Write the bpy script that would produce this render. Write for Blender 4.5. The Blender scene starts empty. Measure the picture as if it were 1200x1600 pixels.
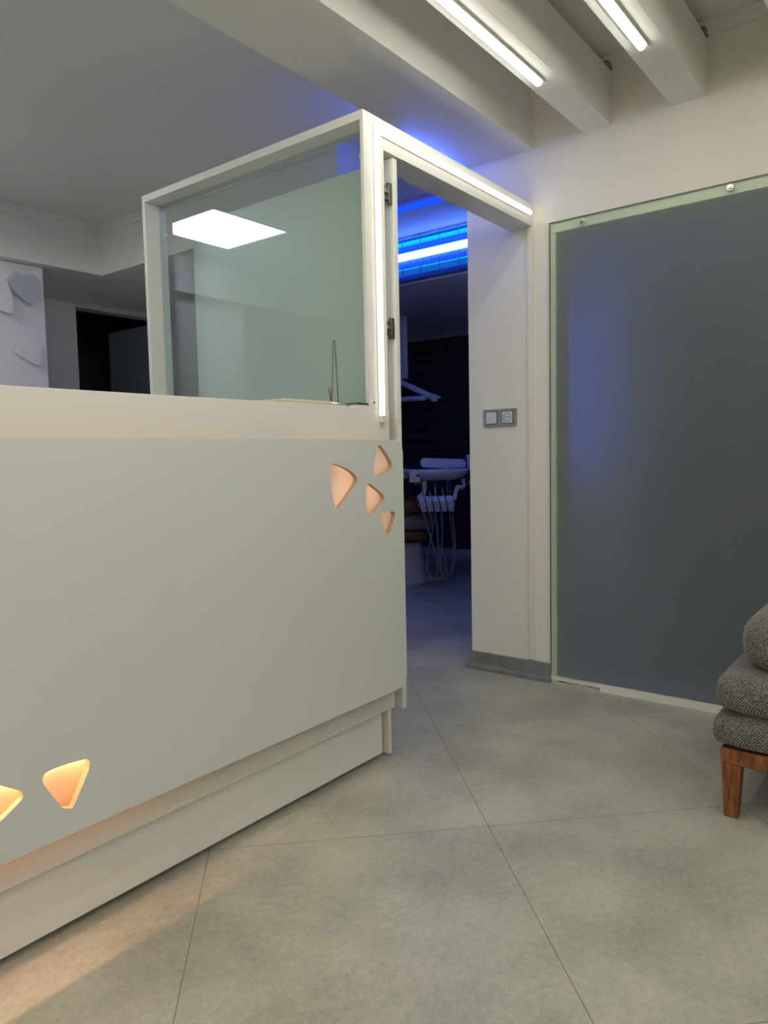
import bpy, bmesh, math, random
from mathutils import Vector, Matrix
from mathutils.geometry import tessellate_polygon
random.seed(4)
SC = bpy.context.scene
COL = SC.collection

# ------------------------------------------------------------------ materials
def nodes(name):
    m = bpy.data.materials.new(name); m.use_nodes = True
    nt = m.node_tree; nt.nodes.clear()
    out = nt.nodes.new('ShaderNodeOutputMaterial')
    return m, nt, out

def pbr(name, col, rough=0.5, metal=0.0, noise=0.0, nscale=8.0, bump=0.0, bscale=60.0, spec=0.5, coat=0.0):
    m, nt, out = nodes(name)
    b = nt.nodes.new('ShaderNodeBsdfPrincipled')
    b.inputs['Base Color'].default_value = (*col, 1)
    b.inputs['Roughness'].default_value = rough
    b.inputs['Metallic'].default_value = metal
    b.inputs['Specular IOR Level'].default_value = spec
    b.inputs['Coat Weight'].default_value = coat
    tc = nt.nodes.new('ShaderNodeTexCoord')
    if noise:
        n = nt.nodes.new('ShaderNodeTexNoise'); n.inputs['Scale'].default_value = nscale
        n.inputs['Detail'].default_value = 6
        nt.links.new(tc.outputs['Object'], n.inputs['Vector'])
        r = nt.nodes.new('ShaderNodeMapRange')
        r.inputs['From Min'].default_value = 0.3; r.inputs['From Max'].default_value = 0.7
        r.inputs['To Min'].default_value = 1 - noise; r.inputs['To Max'].default_value = 1 + noise
        nt.links.new(n.outputs['Fac'], r.inputs['Value'])
        mx = nt.nodes.new('ShaderNodeMix'); mx.data_type = 'RGBA'; mx.blend_type = 'MULTIPLY'
        mx.inputs['Factor'].default_value = 1
        mx.inputs['A'].default_value = (*col, 1)
        nt.links.new(r.outputs['Result'], mx.inputs['B'])
        nt.links.new(mx.outputs['Result'], b.inputs['Base Color'])
    if bump:
        n2 = nt.nodes.new('ShaderNodeTexNoise'); n2.inputs['Scale'].default_value = bscale
        n2.inputs['Detail'].default_value = 4
        nt.links.new(tc.outputs['Object'], n2.inputs['Vector'])
        bp = nt.nodes.new('ShaderNodeBump'); bp.inputs['Strength'].default_value = bump
        bp.inputs['Distance'].default_value = 0.002
        nt.links.new(n2.outputs['Fac'], bp.inputs['Height'])
        nt.links.new(bp.outputs['Normal'], b.inputs['Normal'])
    nt.links.new(b.outputs[0], out.inputs[0])
    return m

def emit(name, col, s):
    m, nt, out = nodes(name)
    e = nt.nodes.new('ShaderNodeEmission')
    e.inputs['Color'].default_value = (*col, 1); e.inputs['Strength'].default_value = s
    nt.links.new(e.outputs[0], out.inputs[0])
    return m

def clear_glass(name, tint, ior=1.5, rough=0.0):
    """thin architectural glass: tinted see-through, Fresnel mirror on the surface"""
    m, nt, out = nodes(name)
    t = nt.nodes.new('ShaderNodeBsdfTransparent'); t.inputs['Color'].default_value = (*tint, 1)
    g = nt.nodes.new('ShaderNodeBsdfGlossy'); g.inputs['Roughness'].default_value = rough
    f = nt.nodes.new('ShaderNodeFresnel')
    ge = nt.nodes.new('ShaderNodeNewGeometry')          # the sheet does not bend rays, so both faces reflect alike
    mr = nt.nodes.new('ShaderNodeMapRange'); mr.inputs['To Min'].default_value = ior; mr.inputs['To Max'].default_value = 1 / ior
    nt.links.new(ge.outputs['Backfacing'], mr.inputs['Value']); nt.links.new(mr.outputs['Result'], f.inputs['IOR'])
    mx = nt.nodes.new('ShaderNodeMixShader')
    nt.links.new(f.outputs[0], mx.inputs[0]); nt.links.new(t.outputs[0], mx.inputs[1]); nt.links.new(g.outputs[0], mx.inputs[2])
    nt.links.new(mx.outputs[0], out.inputs[0])
    return m

def frosted_glass(name, tint, rough):
    m, nt, out = nodes(name)
    t = nt.nodes.new('ShaderNodeBsdfRefraction'); t.inputs['Color'].default_value = (*tint, 1)
    t.inputs['Roughness'].default_value = rough; t.inputs['IOR'].default_value = 1.25
    g = nt.nodes.new('ShaderNodeBsdfGlossy'); g.inputs['Roughness'].default_value = 0.45
    g.inputs['Color'].default_value = (0.8, 0.85, 0.82, 1)
    f = nt.nodes.new('ShaderNodeFresnel'); f.inputs['IOR'].default_value = 1.4
    d = nt.nodes.new('ShaderNodeBsdfDiffuse'); d.inputs['Color'].default_value = (0.42, 0.47, 0.45, 1)
    m1 = nt.nodes.new('ShaderNodeMixShader'); m1.inputs[0].default_value = 0.10
    nt.links.new(t.outputs[0], m1.inputs[1]); nt.links.new(d.outputs[0], m1.inputs[2])
    tl = nt.nodes.new('ShaderNodeBsdfTranslucent'); tl.inputs['Color'].default_value = (*tint, 1)
    m0 = nt.nodes.new('ShaderNodeMixShader'); m0.inputs[0].default_value = 0.22
    nt.links.new(t.outputs[0], m0.inputs[1]); nt.links.new(tl.outputs[0], m0.inputs[2]); nt.links.new(m0.outputs[0], m1.inputs[1])
    mx = nt.nodes.new('ShaderNodeMixShader')
    nt.links.new(f.outputs[0], mx.inputs[0]); nt.links.new(m1.outputs[0], mx.inputs[1]); nt.links.new(g.outputs[0], mx.inputs[2])
    nt.links.new(mx.outputs[0], out.inputs[0])
    return m

def floor_mat():
    m, nt, out = nodes('concrete_tile')
    L = nt.links.new
    N = nt.nodes.new
    b = N('ShaderNodeBsdfPrincipled')
    tc = N('ShaderNodeTexCoord')
    sep = N('ShaderNodeSeparateXYZ'); L(tc.outputs['Object'], sep.inputs[0])
    def math_(op, a, c=None):
        n = N('ShaderNodeMath'); n.operation = op
        for i, v in enumerate((a, c)):
            if v is None: continue
            if isinstance(v, (int, float)): n.inputs[i].default_value = v
            else: L(v, n.inputs[i])
        return n.outputs[0]
    PITCH = 1.09
    def grout(v, off):
        q = math_('DIVIDE', math_('SUBTRACT', v, off), PITCH)
        fr = math_('FRACT', math_('ADD', q, 100.5))
        d = math_('ABSOLUTE', math_('SUBTRACT', fr, 0.5))
        return d, math_('FLOOR', math_('ADD', q, 100.0))
    d1, i1 = grout(math_('SUBTRACT', sep.outputs[0], sep.outputs[1]), 0.735)
    d2, i2 = grout(math_('ADD', sep.outputs[0], sep.outputs[1]), 2.745)
    dm = math_('MINIMUM', d1, d2)
    line = N('ShaderNodeMapRange'); L(dm, line.inputs['Value'])
    line.inputs['From Min'].default_value = 0.0008; line.inputs['From Max'].default_value = 0.0022
    line.inputs['To Min'].default_value = 1; line.inputs['To Max'].default_value = 0
    n1 = N('ShaderNodeTexNoise'); n1.inputs['Scale'].default_value = 2.6; n1.inputs['Detail'].default_value = 8; n1.inputs['Roughness'].default_value = 0.62
    n2 = N('ShaderNodeTexNoise'); n2.inputs['Scale'].default_value = 55; n2.inputs['Detail'].default_value = 6; n2.inputs['Roughness'].default_value = 0.7
    n3 = N('ShaderNodeTexNoise'); n3.inputs['Scale'].default_value = 240; n3.inputs['Detail'].default_value = 2
    for n in (n1, n2, n3): L(tc.outputs['Object'], n.inputs['Vector'])
    s = math_('ADD', math_('MULTIPLY', n1.outputs['Fac'], 0.54), math_('ADD', math_('MULTIPLY', n2.outputs['Fac'], 0.28), math_('MULTIPLY', n3.outputs['Fac'], 0.18)))
    cr = N('ShaderNodeValToRGB')
    cr.color_ramp.elements[0].position = 0.36; cr.color_ramp.elements[0].color = (0.285, 0.282, 0.236, 1)
    cr.color_ramp.elements[1].position = 0.64; cr.color_ramp.elements[1].color = (0.57, 0.56, 0.475, 1)
    L(s, cr.inputs[0])
    wn = N('ShaderNodeTexWhiteNoise'); wn.noise_dimensions = '2D'
    cb = N('ShaderNodeCombineXYZ'); L(i1, cb.inputs[0]); L(i2, cb.inputs[1]); L(cb.outputs[0], wn.inputs['Vector'])
    tv = N('ShaderNodeMapRange'); L(wn.outputs['Value'], tv.inputs['Value']); tv.inputs['To Min'].default_value = 0.96; tv.inputs['To Max'].default_value = 1.04
    mt = N('ShaderNodeMix'); mt.data_type = 'RGBA'; mt.blend_type = 'MULTIPLY'; mt.inputs['Factor'].default_value = 1
    L(cr.outputs['Color'], mt.inputs['A']); L(tv.outputs['Result'], mt.inputs['B'])
    mx = N('ShaderNodeMix'); mx.data_type = 'RGBA'
    lf = math_('MULTIPLY', line.outputs['Result'], 0.8)
    L(lf, mx.inputs['Factor']); L(mt.outputs['Result'], mx.inputs['A']); mx.inputs['B'].default_value = (0.17, 0.125, 0.075, 1)
    L(mx.outputs['Result'], b.inputs['Base Color'])
    rr = N('ShaderNodeMapRange'); L(n2.outputs['Fac'], rr.inputs['Value']); rr.inputs['To Min'].default_value = 0.30; rr.inputs['To Max'].default_value = 0.46
    L(rr.outputs['Result'], b.inputs['Roughness'])
    b.inputs['Specular IOR Level'].default_value = 0.4
    bp = N('ShaderNodeBump'); bp.inputs['Strength'].default_value = 0.35; bp.inputs['Distance'].default_value = 0.001
    hh = math_('SUBTRACT', math_('MULTIPLY', n3.outputs['Fac'], 0.4), line.outputs['Result'])
    L(hh, bp.inputs['Height']); L(bp.outputs['Normal'], b.inputs['Normal'])
    L(b.outputs[0], out.inputs[0])
    return m

def fabric_mat():
    m, nt, out = nodes('grey_tweed')
    L = nt.links.new; N = nt.nodes.new
    b = N('ShaderNodeBsdfPrincipled'); b.inputs['Roughness'].default_value = 0.95; b.inputs['Specular IOR Level'].default_value = 0.15
    b.inputs['Sheen Weight'].default_value = 0.25
    tc = N('ShaderNodeTexCoord')
    w1 = N('ShaderNodeTexWave'); w1.bands_direction = 'DIAGONAL'; w1.inputs['Scale'].default_value = 75; w1.inputs['Distortion'].default_value = 5; w1.inputs['Detail'].default_value = 3; w1.inputs['Detail Scale'].default_value = 3
    n = N('ShaderNodeTexNoise'); n.inputs['Scale'].default_value = 210; n.inputs['Detail'].default_value = 4
    n4 = N('ShaderNodeTexNoise'); n4.inputs['Scale'].default_value = 9
    for k in (w1, n, n4): L(tc.outputs['Object'], k.inputs['Vector'])
    a = N('ShaderNodeMath'); a.operation = 'MULTIPLY_ADD'; L(w1.outputs['Fac'], a.inputs[0]); a.inputs[1].default_value = 0.42
    mm = N('ShaderNodeMath'); mm.operation = 'MULTIPLY'; L(n.outputs['Fac'], mm.inputs[0]); mm.inputs[1].default_value = 0.62
    L(mm.outputs[0], a.inputs[2])
    cr = N('ShaderNodeValToRGB')
    e = cr.color_ramp.elements
    e[0].position = 0.22; e[0].color = (0.022, 0.021, 0.020, 1)
    e[1].position = 0.80; e[1].color = (0.36, 0.345, 0.31, 1)
    k = cr.color_ramp.elements.new(0.5); k.color = (0.105, 0.100, 0.092, 1)
    L(a.outputs[0], cr.inputs[0]); L(cr.outputs['Color'], b.inputs['Base Color'])
    bp = N('ShaderNodeBump'); bp.inputs['Strength'].default_value = 0.6; bp.inputs['Distance'].default_value = 0.002
    L(a.outputs[0], bp.inputs['Height']); L(bp.outputs['Normal'], b.inputs['Normal'])
    L(b.outputs[0], out.inputs[0])
    return m

def wood_mat():
    m, nt, out = nodes('walnut_wood')
    L = nt.links.new; N = nt.nodes.new
    b = N('ShaderNodeBsdfPrincipled'); b.inputs['Roughness'].default_value = 0.38
    tc = N('ShaderNodeTexCoord'); mp = N('ShaderNodeMapping'); mp.inputs['Scale'].default_value = (30, 30, 3)
    L(tc.outputs['Object'], mp.inputs['Vector'])
    n = N('ShaderNodeTexNoise'); n.inputs['Scale'].default_value = 4; n.inputs['Detail'].default_value = 6; n.inputs['Distortion'].default_value = 0.7
    L(mp.outputs[0], n.inputs['Vector'])
    cr = N('ShaderNodeValToRGB'); e = cr.color_ramp.elements
    e[0].position = 0.35; e[0].color = (0.115, 0.032, 0.010, 1); e[1].position = 0.68; e[1].color = (0.34, 0.125, 0.045, 1)
    L(n.outputs['Fac'], cr.inputs[0]); L(cr.outputs['Color'], b.inputs['Base Color']); L(b.outputs[0], out.inputs[0])
    return m

M = dict(
    wall=pbr('wall_paint', (0.775, 0.755, 0.675), 0.6, noise=0.02, nscale=3, bump=0.06, bscale=180),
    white=pbr('white_paint', (0.80, 0.79, 0.75), 0.55, noise=0.015, nscale=3),
    ceil=pbr('ceiling_paint', (0.74, 0.73, 0.70), 0.7, noise=0.02, nscale=2),
    backwall=pbr('back_wall_paint', (0.62, 0.61, 0.62), 0.65, noise=0.02, nscale=3),
    lacquer=pbr('white_lacquer', (0.65, 0.678, 0.672), 0.33, noise=0.01, nscale=2),
    cab=pbr('white_laminate', (0.74, 0.735, 0.70), 0.35),
    kick=pbr('bright_laminate', (0.82, 0.82, 0.81), 0.4),
    edge=pbr('edge_banding', (0.80, 0.76, 0.66), 0.4),
    stone=pbr('grey_stone', (0.20, 0.205, 0.20), 0.55, noise=0.12, nscale=14, bump=0.1),
    mortar=pbr('broken_mortar', (0.52, 0.46, 0.37), 0.9, noise=0.15, nscale=60, bump=0.5, bscale=200),
    black=pbr('black_plastic', (0.012, 0.012, 0.014), 0.4),
    dark=pbr('dark_slat', (0.055, 0.055, 0.062), 0.5, noise=0.06, nscale=5),
    darkdoor=pbr('dark_door', (0.26, 0.36, 0.44), 0.3), corr=pbr('corridor_shade', (0.10, 0.10, 0.12), 0.7), mdf=pbr('raw_board', (0.50, 0.33, 0.20), 0.7, noise=0.05, nscale=90),  # the unlit corridor's darkness is put into its wall colour
    silver=pbr('silver_plastic', (0.33, 0.34, 0.37), 0.35, metal=0.35),
    pale=pbr('pale_insert', (0.62, 0.68, 0.71), 0.3),
    chrome=pbr('chrome', (0.72, 0.72, 0.70), 0.18, metal=1.0),
    steel=pbr('hinge_steel', (0.22, 0.20, 0.17), 0.35, metal=0.9),
    wire=pbr('steel_wire', (0.25, 0.24, 0.21), 0.35, metal=1.0),
    paper=pbr('cream_card', (0.74, 0.68, 0.54), 0.6),
    plastic=pbr('unit_white', (0.66, 0.67, 0.70), 0.28),
    hose=pbr('grey_hose', (0.30, 0.30, 0.31), 0.45),
    brown=pbr('brown_leatherette', (0.20, 0.075, 0.022), 0.42, noise=0.08, nscale=20),
    taupe=pbr('grey_leatherette', (0.28, 0.25, 0.24), 0.45),
    ink=pbr('dark_lettering', (0.02, 0.015, 0.03), 0.5),
    petalg=pbr('grey_petal', (0.46, 0.49, 0.54), 0.45),
    petall=pbr('pale_grey_petal', (0.60, 0.62, 0.67), 0.45), petalw=pbr('white_petal', (0.78, 0.77, 0.78), 0.4),
    alu=pbr('aluminium', (0.62, 0.60, 0.54), 0.4, metal=0.6),
    meshm=pbr('blue_grid_metal', (0.25, 0.32, 0.55), 0.4, metal=0.3),
    reflector=pbr('reflector', (0.03, 0.16, 0.50), 0.35),
    fabric=fabric_mat(), wood=wood_mat(), floor=floor_mat(),
    glass=clear_glass('partition_glass', (0.89, 0.945, 0.935), 1.5),
    margin=clear_glass('margin_glass', (0.93, 0.975, 0.93), 1.5, 0.4),
    frost=frosted_glass('frosted_glass', (0.95, 0.975, 0.965), 0.7),
    led=emit('led_diffuser', (1.0, 0.968, 0.86), 22.5),
    ledframe=emit('door_led', (1.0, 0.955, 0.83), 5.5),
    warm=emit('warm_led', (1.0, 0.50, 0.24), 62.0), warm2=emit('warm_led_dim', (1.0, 0.47, 0.26), 5.0), warm3=emit('warm_led_mid', (1.0, 0.60, 0.38), 5.5),
    panel=emit('panel_light', (0.84, 0.88, 1.0), 19.0),
    uv=emit('blue_tube', (0.075, 0.17, 1.0), 15.0),
    uvline=emit('blue_strip', (0.003, 0.028, 1.0), 3.5), cyan=emit('cyan_lit_band', (0.0, 0.55, 1.0), 1.35), cyan2=emit('blue_lit_band', (0.0, 0.22, 1.0), 0.9),
    uvglow=emit('added_tube_glow', (0.06, 0.14, 1.0), 30.0), down=emit('added_blue_fill', (0.14, 0.22, 1.0), 80.0), uvwall=emit('added_wall_glow', (0.05, 0.10, 1.0), 2.6),  # glow of the added, unseen blue lamps
)

# ------------------------------------------------------------------ object helpers
ROOT = {}
def thing(name, label=None, cat=None, loc=(0, 0, 0), group=None, kind=None):
    o = bpy.data.objects.new(name, None); COL.objects.link(o)
    o.location = loc; o.empty_display_size = 0.1
    ROOT[o] = Vector(loc)
    tag(o, label, cat, group, kind)
    return o
def tag(o, label=None, cat=None, group=None, kind=None):
    if label: o['label'] = label
    if cat: o['category'] = cat
    if group: o['group'] = group
    if kind: o['kind'] = kind
    return o
def obj(name, bm, mat, parent=None, smooth=False, label=None, base=None, bevel=0.0, subsurf=0):
    off = ROOT[parent] if parent is not None else Vector(base or (0, 0, 0))
    bmesh.ops.translate(bm, verts=bm.verts, vec=-off)
    bmesh.ops.recalc_face_normals(bm, faces=bm.faces)
    me = bpy.data.meshes.new(name); bm.to_mesh(me); bm.free()
    if smooth:
        for p in me.polygons: p.use_smooth = True
    if isinstance(mat, (list, tuple)):
        for m in mat: me.materials.append(M[m])
    else: me.materials.append(M[mat])
    o = bpy.data.objects.new(name, me); COL.objects.link(o)
    if parent is not None:
        o.parent = parent; ROOT[o] = off      # child keeps its parent's frame
    else:
        o.location = off; ROOT[o] = off
    if bevel:
        md = o.modifiers.new('bevel', 'BEVEL'); md.width = bevel; md.segments = 3; md.limit_method = 'ANGLE'
    if subsurf:
        md = o.modifiers.new('subsurf', 'SUBSURF'); md.levels = subsurf; md.render_levels = subsurf
    if label: o['label'] = label
    return o
def struct(name, bm, mat, **k):
    return tag(obj(name, bm, mat, **k), kind='structure')

def box(bm, x0, x1, y0, y1, z0, z1, mi=0):
    vs = [bm.verts.new((x, y, z)) for x in (x0, x1) for y in (y0, y1) for z in (z0, z1)]
    for q in ((0, 1, 3, 2), (4, 6, 7, 5), (0, 4, 5, 1), (2, 3, 7, 6), (0, 2, 6, 4), (1, 5, 7, 3)):
        f = bm.faces.new([vs[i] for i in q]); f.material_index = mi
    return vs
def B(*a):
    bm = bmesh.new(); box(bm, *a); return bm
def boxes(*l):
    bm = bmesh.new()
    for a in l: box(bm, *a)
    return bm
def tube(bm, pts, r, n=10, cap=True):
    pts = [Vector(p) for p in pts]; rings = []
    rs = r if isinstance(r, (list, tuple)) else [r] * len(pts)
    up = None
    for i, p in enumerate(pts):
        t = (pts[min(i + 1, len(pts) - 1)] - pts[max(i - 1, 0)]).normalized()
        if up is None:
            up = t.cross(Vector((0, 0, 1)))
            if up.length < 0.1: up = t.cross(Vector((1, 0, 0)))
        up = (up - t * up.dot(t)).normalized(); s = t.cross(up)
        rings.append([bm.verts.new(p + rs[i] * (math.cos(2 * math.pi * k / n) * up + math.sin(2 * math.pi * k / n) * s)) for k in range(n)])
    for a, b in zip(rings, rings[1:]):
        for k in range(n): bm.faces.new((a[k], a[(k + 1) % n], b[(k + 1) % n], b[k]))
    if cap:
        bm.faces.new(rings[0][::-1]); bm.faces.new(rings[-1])
    return bm
def spline(ctrl, n=8, closed=False):
    c = [Vector(p) for p in ctrl]; N = len(c); out = []
    segs = N if closed else N - 1
    for i in range(segs):
        g = (lambda k: c[k % N]) if closed else (lambda k: c[max(0, min(N - 1, k))])
        p0, p1, p2, p3 = g(i - 1), g(i), g(i + 1), g(i + 2)
        for j in range(n):
            t = j / n
            out.append(0.5 * ((2 * p1) + (p2 - p0) * t + (2 * p0 - 5 * p1 + 4 * p2 - p3) * t * t + (3 * p1 - p0 - 3 * p2 + p3) * t ** 3))
    if not closed: out.append(c[-1])
    return out
def plate(outer, holes, y0, y1, raw=False):
    """slab in the XZ plane between y0 and y1 with holes; loops are (x, z) lists"""
    bm = bmesh.new()
    loops = [outer] + holes
    flat = [p for l in loops for p in l]
    tris = tessellate_polygon([[Vector((p[0], p[1], 0)) for p in l] for l in loops])
    fr = [bm.verts.new((p[0], y0, p[1])) for p in flat]; bk = [bm.verts.new((p[0], y1, p[1])) for p in flat]
    for t in tris:
        try:
            bm.faces.new([fr[i] for i in t]); bm.faces.new([bk[i] for i in reversed(t)]).material_index = 1 if raw else 0
        except ValueError: pass
    k = 0
    for li, l in enumerate(loops):
        n = len(l)
        for i in range(n):
            a, b = k + i, k + (i + 1) % n
            f = bm.faces.new((fr[a], fr[b], bk[b], bk[a]))
            if raw and li: f.material_index = 1
        k += n
    return bm
def rrect(x0, x1, z0, z1, r, n=8):
    out = []
    for cx, cz, a0 in ((x1 - r, z1 - r, 0), (x0 + r, z1 - r, 90), (x0 + r, z0 + r, 180), (x1 - r, z0 + r, 270)):
        for k in range(n + 1):
            a = math.radians(a0 + 90 * k / n); out.append((cx + r * math.cos(a), cz + r * math.sin(a)))
    return out
def cyl(bm, c, axis, r, h, n=24, r2=None):
    axis = Vector(axis).normalized(); c = Vector(c)
    return tube(bm, [c, c + axis * h], [r, r if r2 is None else r2], n)
def pillow(bm, x0, x1, y0, y1, z0, z1, r, puff=0.012, n=5, ns=8):
    """rounded cushion: box with rounded edges and slightly swollen faces"""
    cx, cy, cz = (x0 + x1) / 2, (y0 + y1) / 2, (z0 + z1) / 2
    hx, hy, hz = (x1 - x0) / 2, (y1 - y0) / 2, (z1 - z0) / 2
    tmp = bmesh.new(); bmesh.ops.create_cube(tmp, size=2)
    bmesh.ops.subdivide_edges(tmp, edges=tmp.edges, cuts=ns * 2 - 1, use_grid_fill=True)
    mp = {}
    for v in tmp.verts:
        p = v.co
        q = []
        for a, h in zip(p, (hx, hy, hz)):
            # denser sampling towards the edges
            s = math.copysign(abs(a) ** 0.55, a) if abs(a) > 1e-9 else 0
            q.append(s * h)
        q = Vector(q)
        core = Vector([max(-h + r, min(h - r, c)) for c, h in zip(q, (hx, hy, hz))])
        d = q - core
        if d.length > 1e-9:
            m = max(abs(c) for c in d); q = core + d.normalized() * m
        sx, sy, sz = [max(0, 1 - (c / h) ** 2) for c, h in zip(q, (hx, hy, hz))]
        q.z += math.copysign(puff * 1.6 * sx * sy, q.z) if abs(q.z) > 0.3 * hz else 0
        q.x += math.copysign(puff * sz, q.x) if abs(q.x) > 0.9 * hx - r else 0
        q.y += math.copysign(puff * sz, q.y) if abs(q.y) > 0.9 * hy - r else 0
        mp[v] = bm.verts.new(q + Vector((cx, cy, cz)))
    for f in tmp.faces: bm.faces.new([mp[v] for v in f.verts])
    tmp.free()
    return bm

# ------------------------------------------------------------------ measured places (metres; x towards the glass wall, y into the back room)
XW = 3.047          # face of the right-hand wall
YB = 1.502          # front plane of counter body, door post and bulkhead
YE = 1.84           # rear of the wall / bulkhead
ZB = 2.374          # bulkhead underside
ZC = 2.58           # back room ceiling
XE, YN = 6.30, 5.30  # far walls of the back room

# ------------------------------------------------------------------ setting
struct('floor', B(-3.1, 6.6, -3.1, 7.2, -0.08, 0.0), 'floor')
struct('ceiling', B(-3.1, XW + 0.15, -3.1, YB, 2.64, 2.74), 'ceil')
struct('ceiling_back', boxes((-3.1, 6.6, YE, YN + 0.12, ZC, ZC + 0.1), (XW + 0.15, 6.6, -3.1, YE, ZC, ZC + 0.1), (2.4, 5.0, YN + 0.12, 7.2, ZC, ZC + 0.1)), 'ceil')
struct('bulkhead', B(-3.1, XW + 0.15, YB, YE, ZB, 2.74), 'white')
# right wall with the big glazed opening
struct('wall_right', boxes(
    (XW, XW + 0.15, 1.390, YE, 0, ZB), (XW, XW + 0.15, -1.0, 1.390, 1.995, 2.64), (XW, XW + 0.15, 1.390, YB, ZB, 2.64),
    (XW, XW + 0.15, -1.0, 1.390, 0.0, 0.004), (XW, XW + 0.15, -3.1, -1.0, 0, 2.64)), 'wall')
struct('wall_left', B(-3.2, -3.0, -3.1, 7.2, 0, 2.74), 'wall')
struct('wall_behind', B(-3.1, 6.6, -3.2, -3.0, 0, 2.74), 'wall')
struct('wall_far', B(XE, XE + 0.15, -3.1, YN + 0.12, 0, ZC), 'backwall')
struct('wall_back', boxes((-3.1, 3.05, YN, YN + 0.12, 0, ZC), (3.85, 6.6, YN, YN + 0.12, 0, ZC), (3.05, 3.85, YN, YN + 0.12, 2.222, ZC)), 'backwall')
struct('wall_corridor', boxes((2.4, 2.5, YN + 0.12, 7.1, 0, ZC), (4.9, 5.0, YN + 0.12, 7.1, 0, ZC), (2.4, 5.0, 7.1, 7.2, 0, ZC)), 'corr')
struct('light_block_partition', B(2.83, 2.93, 2.55, 3.45, 0, 2.268), 'backwall')  # unseen wall added to keep the treatment room dark
# dropped soffit round the tray ceiling with a small stepped cornice
struct('soffit', boxes((-3.0, XE, 4.47, YN, 2.268, ZC), (2.77, 3.05, 2.4, 4.47, 2.268, ZC)), 'white')
struct('cornice', boxes((-3.0, 2.77, 4.445, 4.47, 2.555, ZC), (-3.0, 2.77, 4.458, 4.47, 2.525, 2.555),
                        (2.745, 2.77, 2.4, 4.445, 2.555, ZC), (2.758, 2.77, 2.4, 4.458, 2.525, 2.555)), 'white')
struct('soffit_far', B(4.36, XE, -1.0, 4.47, 2.268, ZC), 'white')
# trims of the right wall
struct('trim_1', B(XW - 0.016, XW, 1.503, 1.527, 0.092, 2.043), 'cab', bevel=0.004)       # door stop batten
bm = bmesh.new()                                                                            # glass sill with a broken end
box(bm, XW - 0.012, XW + 0.15, -1.0, 1.19, 0.0, 0.036); box(bm, XW - 0.006, XW + 0.15, 1.19, 1.42, 0.014, 0.036)
struct('trim_2', bm, 'white')
bm = bmesh.new()
for k in range(7):
    y = 1.195 + k * 0.022
    box(bm, XW - 0.006 - 0.008 * random.random(), XW + 0.02, y, y + 0.024, 0.0, 0.008 + 0.008 * random.random())
struct('trim_3', bm, 'mortar')
struct('trim_4', boxes((XW - 0.03, XW, -3.0, YB, 2.612, 2.64), (XW - 0.015, XW, -3.0, YB, 2.60, 2.612)), 'white')
# stone baseboard with a rounded lip
bm = bmesh.new()
prof = [(0, 0.0), (0.026, 0.0), (0.026, 0.016), (0.024, 0.022), (0.020, 0.026), (0.009, 0.028), (0.009, 0.083), (0.006, 0.086), (0, 0.086)]
def sweep(bm, prof, path):
    rings = []
    for (p, nrm) in path:
        rings.append([bm.verts.new((p[0] + nrm[0] * a, p[1] + nrm[1] * a, b)) for a, b in prof])
    for A, C in zip(rings, rings[1:]):
        for k in range(len(prof)):
            j = (k + 1) % len(prof); bm.faces.new((A[k], A[j], C[j], C[k]))
    bm.faces.new(rings[0]); bm.faces.new(rings[-1][::-1])
sweep(bm, prof, [((XW, 1.42), (-1, 0)), ((XW, YE), (-1, 1)), ((XW + 0.15, YE), (0, 1))])
struct('baseboard_right', bm, 'stone')
struct('baseboard_far', B(XE - 0.012, XE, -1.0, YN, 0.05, 0.085), 'white')

# ------------------------------------------------------------------ ceiling beams and their line lights
def beam(y0, y1, name='ceiling_beam'):
    b = thing(name, kind='structure', loc=(0, (y0 + y1) / 2, 2.38))
    obj('casing', B(-3.0, 2.965, y0, y1, 2.38, 2.592), 'white', b, bevel=0.002)
    obj('end_board', B(2.9665, XW, y0 + 0.001, y1 - 0.001, 2.381, 2.591), 'white', b)
    obj('bracket', boxes((XW - 0.055, XW - 0.002, y0 - 0.004, y0 + 0.02, 2.592, 2.612), (XW - 0.02, XW - 0.002, y0 + 0.02, y0 + 0.045, 2.592, 2.612)), 'stone', b)
def linear(y, x0, x1, label, hidden=False):
    t = thing('linear_light', label, 'light', (x1, y, 2.38), 'line lights under the ceiling beams')
    obj('channel', boxes((x0, x1 + 0.012, y - 0.019, y + 0.019, 2.3725, 2.38)), 'alu', t)
    bm = bmesh.new()
    n = 8
    pr = [(y - 0.013 * math.cos(math.pi * k / n), 2.3725 - 0.013 * math.sin(math.pi * k / n)) for k in range(n + 1)]
    a = [bm.verts.new((x0 + 0.01, p, z)) for p, z in pr]; c = [bm.verts.new((x1, p, z)) for p, z in pr]
    for k in range(n): bm.faces.new((a[k], a[k + 1], c[k + 1], c[k]))
    bm.faces.new(a); bm.faces.new(c[::-1]); bm.faces.new((a[0], c[0], c[n], a[n]))
    obj('diffuser', bm, 'led', t, smooth=True)
beam(1.149, 1.268); beam(0.782, 0.908); beam(0.37, 0.49); beam(-0.36, -0.24); beam(-1.06, -0.94); beam(-1.76, -1.64)
linear(1.219, -2.6, 2.522, 'long white line light under the ceiling beam nearest the reception counter')
linear(0.852, -2.6, 2.526, 'shorter-looking white line light under the right-hand ceiling beam')
for y in (0.43, -0.30, -1.00, -1.70):  # lights added behind the camera to raise the light level
    linear(y, -2.6, 2.5, 'added unseen line light behind the viewer, raising the room light')

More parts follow.
